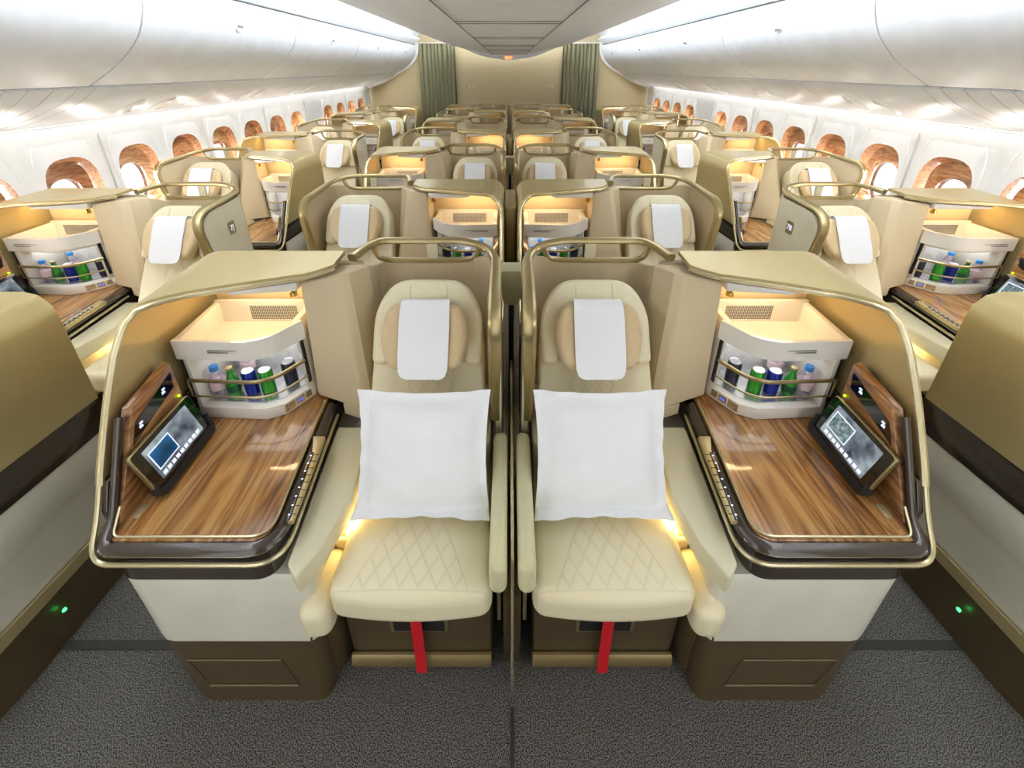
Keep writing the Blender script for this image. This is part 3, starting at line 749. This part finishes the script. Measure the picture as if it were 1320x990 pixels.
for (s, X, Y, m, typ, k, side) in MODS:
    if typ != 's': continue
    aisle_seat = (s == -side)
    out = -side
    if k == 1: seat_tag(m['shell'], s, .632, -.26, 1.055, out, '7J' if side < 0 else '7B', 'bronze', 'iconw')
    elif aisle_seat and k in (3, 5): seat_tag(m['shell'], s, .632, -.20, 1.03, out, None, 'bronze', 'iconw')
    elif not aisle_seat and k in (2, 4, 6): seat_tag(m['shell'], s, -.617, -.13, 1.06, out, ('8K' if side < 0 else '8A') if k == 2 else None, 'mini', 'seam')
    if k == 0:
        S = 1; OFF = Vector((0, 0, 0))
        ux = -.576 * s
        obj('floor_light', Bm().lathe([(.0001, -.003), (.007, -.002), (.005, .003), (.0001, .004)], (ux - (-.28) * s, -.33 + .4, .15), 10, 'x'), 'led', m['console'])
# folded blanket corners beside 7J seat
# ------------------------------------------------------------------ drinks
def lathe_thing(name, cat, parts, loc, label, group):
    global OFF, S
    S = 1; OFF = Vector((0, 0, 0)); o = bpy.data.objects.new(name, None); COL.objects.link(o); o.location = loc
    for nm, prof, mt in parts: obj(nm, Bm().lathe([(r_ * .92, z_ * .92) for r_, z_ in prof], (0, 0, 0), 18), mt, o)
    tag(o, label, cat, group); return o
WATER = [('bottle_body', [(.0001, 0), (.027, 0), (.029, .006), (.029, .03), (.028, .085), (.024, .10), (.013, .118), (.013, .124), (.0001, .124)], 'pet'),
         ('bottle_label', [(.0294, .035), (.0296, .036), (.0296, .07), (.0294, .071)], 'pink'),
         ('bottle_cap', [(.0001, .120), (.016, .120), (.0165, .122), (.016, .140), (.0001, .141)], 'blue')]
GREEN = [('bottle_body', [(.0001, 0), (.024, 0), (.027, .006), (.027, .05), (.022, .078), (.012, .105), (.0115, .126), (.0001, .126)], 'greeng'),
         ('bottle_label', [(.0274, .022), (.0276, .023), (.0276, .052), (.0274, .053)], 'label'),
         ('bottle_cap', [(.0001, .124), (.0125, .124), (.0135, .126), (.013, .134), (.0001, .135)], 'gold')]
def can(c): return [('can_body', [(.0001, 0), (.022, 0), (.027, .006), (.0275, .10), (.024, .108), (.0001, .106)], c), ('can_lid', [(.0001, .106), (.022, .106), (.0242, .1085), (.0235, .1105), (.021, .108), (.0001, .108)], 'alu')]
DR = [('water_bottle', 'bottle', WATER, -.500, -.235, 'small clear water bottle with blue cap'),
      ('water_bottle', 'bottle', WATER, -.455, -.120, 'clear water bottle with blue cap at the back'),
      ('glass_bottle', 'bottle', GREEN, -.445, -.235, 'green glass bottle with dark green label'),
      ('drink_can', 'can', can('canblue'), -.385, -.225, 'blue drink can'),
      ('drink_can', 'can', can('cangreen'), -.325, -.220, 'green drink can'),
      ('drink_can', 'can', can('candark'), -.262, -.170, 'dark grey drink can at the inner end')]
DCACHE = {}
register_kids()
for (s, X, Y, m, typ, k, side) in MODS:
    if not ((typ == 'c' and k in (0, 1)) or (typ == 's' and k == 1)): continue
    w = {('c', 0): 'front', ('c', 1): 'second centre row', ('s', 1): 'window-side'}[(typ, k)]
    fl = (typ == 'c' and k == 0)
    for i, (nm, cat, parts, u, y, lab) in enumerate(DR):
        du = -.028 if fl else .06 + .13 * (u + .5)
        loc = (X + s * (u + du), Y + y, .7165)
        l = f"{lab}, {w} minibar on the {'left' if side < 0 else 'right'}"
        if typ == 'c' and k == 1: l = f"{lab}, minibar {'left' if side < 0 else 'right'} of divider, second centre row"
        if typ == 's': l = f"{lab}, minibar by the {'left' if side < 0 else 'right'} windows"
        if i not in DCACHE: DCACHE[i] = lathe_thing(nm, cat, parts, loc, l, 'drinks in the minibars'); register_kids()
        else: c = copy_tree(DCACHE[i]); c.location = loc; tag(c, l)

# ------------------------------------------------------------------ centre line between the pairs
S = 1
for k in range(4):
    Y = CY[k]
    if k % 2 == 0:
        t = thing('divider_post', 'divider', (0, 0, 0), (CX, Y + .09, 0))
        obj('post_cap', Bm().prism(fillet([(-.040, .97), (-.018, .94), (.018, .94), (.040, .97), (.040, 1.10), (-.040, 1.10)], .006, 3, True), -.05, .04, 'y', r=.004), 'ledge', t)
        b = Bm().box(-.035, -.011, -.045, .03, 0, .99, .006); b.box(.011, .035, -.045, .03, 0, .99, .006)
        obj('post_frame', b, 'lampw', t)
        obj('screen_slot', Bm().box(-.0115, .0115, -.020, .03, 0, .98), 'black', t)
        if k == 0:
            obj('divider_screen', Bm().prism([(-.05, .02), (-.05, .66), (-.42, .64), (-.85, .60), (-.87, .40), (-.90, .02)], -.0045, .0045, 'x', r=.002), 'trim', t)
            b = Bm().box(-.028, -.0055, -.82, -.42, 0, .37, .004); b.box(.0055, .028, -.82, -.42, 0, .37, .004)
            obj('divider_foot', b, 'base', t)
        tag(t, f"cream post with black slot between the {ORD[k]} centre row seats")
    else:
        t = thing('console_filler', 'filler panel', (0, 0, 0), (CX, Y, 0))
        obj('filler_panel', Bm().box(-.036, .036, -.38, -.02, .2, 1.15, .02, 3), 'bronze', t)
        obj('filler_base', Bm().box(-.034, .034, -.37, -.03, .0, .2, .004), 'base', t)
        tag(t, f"bronze filler box between the two consoles of the {ORD[k]} centre row")

# ------------------------------------------------------------------ cabin
Y0, Y1 = -1.2, 9.20
def struct(name, bm, mat, label=None, parent=None):
    global S, OFF
    S = 1; OFF = Vector((0, 0, 0)); o = obj(name, bm, mat, parent)
    if not parent: o['kind'] = 'structure'; 
    if label: o['label'] = label
    return o
struct('floor', Bm().box(-2.95, 2.95, Y0, Y1 + .3, -.05, 0), 'carpet', 'dark grey flecked carpet floor of the cabin')
b = Bm().box(CX - .006, CX + .006, Y0, .66, -.002, .004); tr = struct('trim_1', b, 'seamk', 'dark floor joint running under the centre divider')
b = Bm()
for sd in (-1, 1): b.box(sd * .95, sd * 1.60, .805, .832, -.002, .004)
struct('trim_2', b, 'seam', 'darker carpet joints across both aisles')
MT['seam2'] = noise_mat('carpet_joint', (50, 49, 46), (62, 60, 56), 200, .9)
tr2 = bpy.data.objects['trim_2']; tr2.data.materials[0] = MT['seam2']

# side walls with arched windows
WZ0, WZ1 = .84, 1.42
WX = [(2.79, 1.54), (2.84, WZ1), (2.84, WZ0), (2.82, .5), (2.78, 0)]
def sup(cy, cz, hw, hh, n, m=28, flat=0):
    out = []
    for k in range(m):
        th = 2 * PI * k / m + PI / m; c, d = math.cos(th), math.sin(th); e = 2 / n
        out.append((cy + hw * math.copysign(abs(c) ** e, c), cz + hh * math.copysign(abs(d) ** e, d)))
    return out
def rectring(y0, y1, z0, z1, m=28):
    out = []; cy, cz, hw, hh = (y0 + y1) / 2, (z0 + z1) / 2, (y1 - y0) / 2, (z1 - z0) / 2
    for k in range(m):
        th = 2 * PI * k / m + PI / m; c, d = math.cos(th), math.sin(th); q = max(abs(c), abs(d)); out.append((cy + hw * c / q, cz + hh * d / q))
    return out
wins = [2.19 - .53 * i for i in range(7, 0, -1)] + [2.19 + .53 * k for k in range(13) if k != 8]
wins = [w for w in wins if w > Y0 + .3]
for sd, side in ((-1, 'left'), (1, 'right')):
    b = Bm()
    def V(x, y, z): return (sd * x, y, z)
    def quad(ps): b.faces(ps, [(0, 1, 2, 3)])
    edges = [Y0]
    for w in wins: edges += [w - .262, w + .262]
    edges.append(Y1)
    for a in range(len(edges) - 1):
        y0, y1 = edges[a], edges[a + 1]
        if y1 - y0 < .001: continue
        for i in (0, 2, 3): quad([V(WX[i][0], y0, WX[i][1]), V(WX[i][0], y1, WX[i][1]), V(WX[i + 1][0], y1, WX[i + 1][1]), V(WX[i + 1][0], y0, WX[i + 1][1])])
        if a % 2 == 0: quad([V(2.84, y0, WZ1), V(2.84, y1, WZ1), V(2.84, y1, WZ0), V(2.84, y0, WZ0)])
        else:
            w = wins[(a - 1) // 2]; R0 = rectring(y0, y1, WZ0, WZ1); R1 = sup(w, 1.105, .185, .225, 2.8)
            m_ = len(R0); b.faces([V(2.84, *p) for p in R0] + [V(2.84, *p) for p in R1] , [(i, (i + 1) % m_, m_ + (i + 1) % m_, m_ + i) for i in range(m_)])
    bmesh.ops.remove_doubles(b.b, verts=b.b.verts[:], dist=.0005)
    wl = struct(f'wall_{side}', b, 'wall', f'white cabin sidewall with arched windows on the {side}')
    # raised arch mouldings and panel joints
    b = Bm()
    for w in wins:
        arch = [(sd * 2.838, p[0], p[1]) for p in sup(w, 1.16, .215, .33, 3.2)]
        b.tube([q for q in arch if q[2] < 1.52], .003, .004, n=6, closed=False)
    am = obj('arch_moulding', b, 'wall', wl)
    b = Bm()
    for w in wins[::2]: b.box(sd * 2.826, sd * 2.845, w + .2635, w + .2665, .5, 1.5)
    obj('panel_joint', b, 'jnt', wl)
    for i, w in enumerate(wins):
        # reveal + liner + shade + pane, one thing per window
        b = Bm(); R1 = sup(w, 1.105, .185, .225, 2.8); R2 = sup(w, 1.095, .165, .205, 2.8); R3 = sup(w, 1.04, .118, .150, 2.5); R4 = sup(w, 1.04, .114, .146, 2.5)
        m_ = len(R1); rings = [[V(2.84, *p) for p in R1], [V(2.90, *p) for p in R2], [V(2.925, *p) for p in R3], [V(2.96, *p) for p in R4]]
        vs = [p for r_ in rings for p in r_]; fs = []
        for k in range(3):
            for q in range(m_): fs.append((k * m_ + q, k * m_ + (q + 1) % m_, (k + 1) * m_ + (q + 1) % m_, (k + 1) * m_ + q))
        b.faces(vs, fs)
        o = struct(f'window_{i + 1 + (40 if sd > 0 else 0)}', b, 'woodw')
        # shade pulled down part way inside the opening
        f = {2.19: .3, 2.72: .0, 3.25: .0, 3.78: 1, 4.31: .1, 4.84: 1, 5.37: .9, 5.9: .5}.get(round(w, 2), .9); zb = 1.186 - .292 * f
        if f > .05:
            pts = [p for p in sup(w, 1.04, .1135, .1455, 2.5, 56) if p[1] >= zb]
            hw = max(abs(p[0] - w) for p in pts); pts.sort(key=lambda p: math.atan2(p[1] - zb + .001, p[0] - w))
            pts = pts + [(w - hw, zb), (w + hw, zb)]
            obj('shade', Bm().prism(pts, sd * 2.948, sd * 2.954, 'x'), 'woodw', o)
        obj('pane', Bm().prism(R4, sd * 2.960, sd * 2.964, 'x'), 'glass', o)

# unseen partition added behind the viewer; its two openings let in world light
b = Bm()
for x0, x1 in ((-2.9, -1.95), (-.62, .62), (1.95, 2.9)): b.box(x0, x1, Y0 - .06, Y0 - .01, 0, 2.62)
struct('wall_front', b, 'bulk', 'unseen beige partition added behind the viewer, two openings for light')
# overhead bins and service panels
BIN = fillet([(1.80, 2.262), (1.795, 2.17), (1.85, 2.03), (1.99, 1.90), (2.20, 1.785)], [0, .06, .1, .15, 0], 5)
BIN = [tuple(v) for v in resample(BIN, 14)]
binY = [-.89 + 1.63 * i for i in range(7)]; binY[-1] = 8.97
for sd, side in ((-1, 'left'), (1, 'right')):
    for i in range(6):
        y0, y1 = binY[i] + .006, binY[i + 1] - .006; yc = (y0 + y1) / 2
        S = 1; t = thing('overhead_bin', 'overhead bin', (0, 0, 0), (sd * 2.1, yc, 1.79))
        OFF = Vector((sd * 2.1, yc, 1.79))
        prof = BIN + [(2.26, 1.80), (2.5, 1.9), (2.5, 2.24), (1.85, 2.262)]
        OFF = Vector((sd * 2.1, yc, 1.79))
        obj('bin_box', Bm().prism([(sd * p[0], p[1]) for p in (BIN[-1], (2.26, 1.80), (2.5, 1.9), (2.5, 2.24), (1.85, 2.255), BIN[0])], y0, y1, 'y'), 'shellw', t)
        rows = [[(sd * x - 0, y, z) for y in (y0, y0 + .02, yc, y1 - .02, y1)] for x, z in BIN]
        dr = obj('bin_door', Bm().sheet(rows, .012 * sd), 'shellw', t)
        obj('light_baffle', Bm().prism([(sd * 2.2, 1.80), (sd * 2.70, 1.605), (sd * 2.70, 1.615), (sd * 2.2, 1.815)], y0, y1, 'y'), 'seam', t)  # added baffle hiding the wash light; grey so the panel gaps look dark
        # latch: recessed oval cup with small paddle
        px, pz = BIN[3]; nx, nz = -.93, -.36
        c = Vector((sd * (px - .013), yc, pz - .003))
        Ml = Matrix.Translation(c) @ Matrix.Rotation(sd * math.radians(-108), 4, 'Y')
        ell = lambda a, b_, z: [tuple(Ml @ Vector((b_ * math.sin(q * PI / 8), a * math.cos(q * PI / 8), z))) for q in range(16)]
        la = obj('latch', Bm().loft([ell(.045, .028, -.004), ell(.045, .028, .004), ell(.040, .024, .005)]), 'shellw', dr)
        obj('latch_recess', Bm().loft([[tuple(Ml @ Vector((b_, a, z))) for b_, a in ((-.002, -.034), (-.002, .034), (-.018, .026), (-.020, -.026))] for z in (.004, .0062)]), 'seam', la)
        tag(t, f"white overhead bin with small latch, {['nearest','second','third','fourth','fifth','last'][i]} along the {side} side", None, 'overhead bins')
    # dark joint above the doors and cream strip over it
    b = Bm().box(sd * 1.805, sd * 1.86, Y0, 9.17, 2.256, 2.276)
    struct(f'trim_{3 if sd < 0 else 4}', b, 'seamk', f'dark joint above the {side} overhead bins')
    b = Bm().sheet([[(sd * x, y, z) for y in (Y0, 9.17)] for x, z in ((1.83, 2.275), (1.80, 2.28), (1.765, 2.315), (1.735, 2.375), (1.74, 2.40))], .01 * sd)
    struct(f'trim_{5 if sd < 0 else 6}', b, 'shellw', f'cream strip over the {side} overhead bins')
    # service panels under the bins
    ys = [-1.0, -.35, .35, 1.05, 1.75, 1.98, 2.08, 2.20, 2.32, 2.42, 3.45, 3.62, 4.60, 4.75, 5.72, 5.9, 6.9, 7.05, 8.0, 9.15]
    for i in range(len(ys) - 1):
        y0, y1 = ys[i] + .003, ys[i + 1] - .003; yc = (y0 + y1) / 2
        pr = fillet([(2.218, 1.772), (2.30, 1.70), (2.52, 1.60), (2.73, 1.555)], [0, .08, .1, 0], 4)
        S = 1; t = thing('service_panel', 'panel', (0, 0, 0), (sd * 2.45, yc, 1.62)); OFF = Vector((sd * 2.45, yc, 1.62))
        sk = lambda x: (x - 2.19) * -.28
        obj('panel_skin', Bm().sheet([[(sd * x, y + sk(x), z) for y in (y0, y1)] for x, z in pr], .012 * sd), 'shellw', t)
        if y1 - y0 > .9:
            for yy in (y0 + .42, y0 + .68):
                Ml = Matrix.Translation((sd * 2.42, yy, 1.640)) @ Matrix.Rotation(sd * math.radians(24), 4, 'Y')
                w_ = lambda a, b_, z: [tuple(Ml @ Vector((b_ * math.sin(q * PI / 8), a * math.cos(q * PI / 8), z))) for q in range(16)]
                rl = obj('reading_lamp', Bm().loft([w_(.055, .11, .004), w_(.055, .11, -.010), w_(.04, .09, -.020)]), 'lampw', t)
                obj('lamp_lens', Bm().loft([[tuple(Ml @ Vector((b_ * .022 - .05, a * .022, z))) for b_, a in [(math.sin(q * PI / 5), math.cos(q * PI / 5)) for q in range(10)]] for z in (-.019, -.023)]), 'niche', rl)
        tag(t, f"white service panel under the {side} bins, {['first','second','third','fourth','fifth','sixth','seventh','eighth','ninth','tenth','eleventh','twelfth','thirteenth','fourteenth','fifteenth','sixteenth','seventeenth','eighteenth','nineteenth'][i]} from the camera", None, 'service panels under the bins')
    b = Bm().box(sd * 2.70, sd * 2.76, Y0 + .2, 8.7, 1.585, 1.60)
    struct(f'trim_{7 if sd < 0 else 8}', b, 'wash', f'hidden light strip washing the {side} sidewall')
    b = Bm().sheet([[(sd * x, y, z) for y in (Y0, 9.20)] for x, z in ((2.5, 1.92), (2.80, 1.64), (2.80, 1.53))], .01 * sd)
    struct(f'trim_{9 if sd < 0 else 10}', b, 'shellw', f'white cover above the {side} sidewall')
    # end cap of the bins at the bulkhead
    cap = fillet([(1.74, 2.34), (1.745, 2.16), (1.81, 2.0), (1.96, 1.865), (2.2, 1.74), (2.45, 1.60), (2.80, 1.49)], [0, .06, .1, .15, .1, .1, 0], 5)
    capb = cap + [(2.82, 1.56), (2.47, 1.70), (2.2, 1.85), (2.0, 1.98), (1.86, 2.12), (1.84, 2.34)]
    b = Bm().prism([(sd * x, z) for x, z in capb], 8.975, 9.01, 'y')
    struct(f'trim_{11 if sd < 0 else 12}', b, 'wall', f'white end frame of the {side} bins at the bulkhead')

# ceiling
ce = [(-1.17, 2.285), (-.84, 2.20), (-.25, 2.095), (.25, 2.095), (.84, 2.20), (1.17, 2.285)]
b = Bm().sheet([[(x, y, z) for y in (Y0, 8.8)] for x, z in fillet(ce, [0, .25, .15, .15, .25, 0], 5)], -.03)
cl = struct('ceiling', b, 'ceil', 'pale grey cabin ceiling panels')
b = Bm()
for sd in (-1, 1):
    b.tube([(sd * .30, Y0, 2.098), (sd * .30, 8.8, 2.098)], .004, .003, n=6)
for yy in (-.2, 1.3, 2.6, 2.72, 3.9, 4.05, 5.2, 5.35, 6.5, 6.65, 7.8):
    b.tube([(-.30, yy, 2.094), (.30, yy, 2.094)], .003, .002, n=6)
obj('ceiling_joint', b, 'seam', cl)
lip = fillet([(-.86, 2.20), (-.5, 2.06), (0, 2.0), (.5, 2.06), (.86, 2.20)], [0, .3, .4, .3, 0], 8)
lp = [(x, z) for x, z in lip] + [(.86, 2.26), (.3, 2.2), (-.3, 2.2), (-.86, 2.26)]
struct('trim_13', Bm().prism(lp, 8.80, 8.86, 'y'), 'shellw', 'white curved lip at the far end of the ceiling')
b = Bm().sheet([[(x, y, z) for y in (Y0, 9.22)] for x, z in ((-1.84, 2.36), (-1.7, 2.50), (-1.3, 2.60), (0, 2.62), (1.3, 2.60), (1.7, 2.50), (1.84, 2.36))], -.02)
struct('trim_14', b, 'shellw', 'white light cove above the ceiling edges')
# exit sign at the lip
S = 1; t = thing('exit_sign', 'sign', (0, 0, 0), (0, 8.79, 2.03)); OFF = Vector((0, 8.79, 2.03))
obj('sign_box', Bm().box(-.13, .13, 8.775, 8.80, 2.005, 2.075, .004), 'shellw', t)
obj('sign_letters', text_bm('EXIT', .07, Matrix.Translation((0, 8.772, 2.04)) @ Matrix.Rotation(PI / 2, 4, 'X'), .001), 'exit', t)
tag(t, 'small glowing amber exit sign at the far end of the ceiling')

# bulkhead and curtains
b = Bm().box(-2.88, 2.88, 9.22, 9.26, 0, 2.70)
wb = struct('wall_back', b, 'bulk', 'beige woven bulkhead at the end of the cabin')
b = Bm()
for (x0, x1, z0, z1) in ((-.93, .98, 1.30, 1.303), (-.93, .98, .75, .753), (-.93, -.927, .75, 1.30), (.977, .98, .75, 1.30)): b.box(x0, x1, 9.212, 9.221, z0, z1)
obj('panel_outline', b, 'seam', wb)
b = Bm()
for (x, z) in ((-.80, 1.52), (-.72, 1.52), (.80, 1.52), (.88, 1.52), (.95, 1.1), (-.86, 1.1)): b.lathe([(.0001, -.012), (.02, -.010), (.022, 0), (.0001, 0)], (x, 9.222, z), 10, 'y')
obj('wall_stud', b, 'white', wb)
for sd, side in ((-1, 'left'), (1, 'right')):
    S = 1; x0, x1 = 1.07, 1.77; t = thing('curtain', 'curtain', (0, 0, 0), (sd * 1.37, 9.11, 0)); OFF = Vector((sd * 1.37, 9.11, 0))
    rows = []
    for i in range(121):
        f = i / 120; x = x0 + (x1 - x0) * f; ph = f * 2 * PI * 9 + .8 * math.sin(f * 11)
        row = []
        for k in range(8):
            z = .03 + 2.27 * k / 7; am = .035 + .012 * math.sin(k + f * 5)
            row.append((sd * (x + .012 * math.sin(ph * 2 + k * .2) + .03 * math.sin(k * .45) * (f - .5)), 9.11 + am * math.sin(ph + .15 * k), z))
        rows.append(row)
    obj('curtain_cloth', Bm().sheet(rows, .004), 'curtain', t, sharp=80)
    obj('curtain_track', Bm().box(sd * 1.02, sd * 1.80, 9.09, 9.13, 2.30, 2.33, .003), 'white', t)
    obj('curtain_edge', Bm().box(sd * (x0 - .012), sd * (x0 - .002), 9.09, 9.13, .03, 2.30), 'seamk', t)
    tag(t, f"grey green pleated curtain closing the {side} aisle doorway")

# ------------------------------------------------------------------ lights
def area(name, loc, sx, sy, power, color, rot=(0, 0, 0)):
    l = bpy.data.lights.new(name, 'AREA'); l.shape = 'RECTANGLE'; l.size = sx; l.size_y = sy; l.energy = power; l.color = color
    o = bpy.data.objects.new(name, l); COL.objects.link(o); o.location = loc; o.rotation_euler = rot; return o
for (s, X, Y, m, typ, k, side) in MODS:
    if Y > 5.2: continue
    pw = .75
    area('niche_glow', (X + s * -.38, Y - .10, 1.155), .30, .03, pw, (1, .70, .38), (math.radians(-10), 0, 0))
    if k < 3: area('minibar_glow', (X + s * -.38, Y - .17, .898), .26, .14, .3, (1, .98, .95))
    area('footwell_glow', (X + s * (.055 + (.09 if k % 2 else 0)), Y - .45, .515), .03, .30, 1.0 if typ == 'c' else .7, (1, .72, .32), (0, 0, 0))
for sd in (-1, 1):
    for w in wins:
        area('window_daylight', (sd * 2.935, w, 1.03), .20, .26, 3.4, (1, .985, .96), (0, sd * PI / 2, 0))  # lamps added inside every window, shaded ones too, to lift the ceiling
    area('cove_tube', (sd * .93, 3.8, 2.325), .16, 9.6, 270, (.98, .99, 1), (PI, 0, 0))
W = bpy.data.worlds.new('daylight'); SC.world = W; W.use_nodes = True
W.node_tree.nodes['Background'].inputs[0].default_value = (.95, .97, 1, 1); W.node_tree.nodes['Background'].inputs[1].default_value = 1.6

# ------------------------------------------------------------------ camera
cam = bpy.data.cameras.new('camera'); co = bpy.data.objects.new('camera', cam); COL.objects.link(co); SC.camera = co
F = 545
cam.sensor_width = 36; cam.lens = F / 1320 * 36; cam.shift_x = (660 - 656) / 1320; cam.shift_y = -(495 - (88 + F * math.tan(math.radians(23)))) / 1320
cam.clip_start = .02
co.location = (0, 0, 1.86); co.rotation_euler = (math.radians(90 - 23), 0, 0)
SC.view_settings.view_transform = 'Standard'; SC.view_settings.look = 'None'; SC.view_settings.exposure = .15; SC.view_settings.gamma = 1
SC.view_settings.use_curve_mapping = False
SC.cycles.use_denoising = True; SC.cycles.max_bounces = 8; SC.cycles.diffuse_bounces = 5; SC.cycles.sample_clamp_indirect = 8; SC.cycles.caustics_reflective = False; SC.cycles.caustics_refractive = False
SC.cycles.transparent_max_bounces = 12
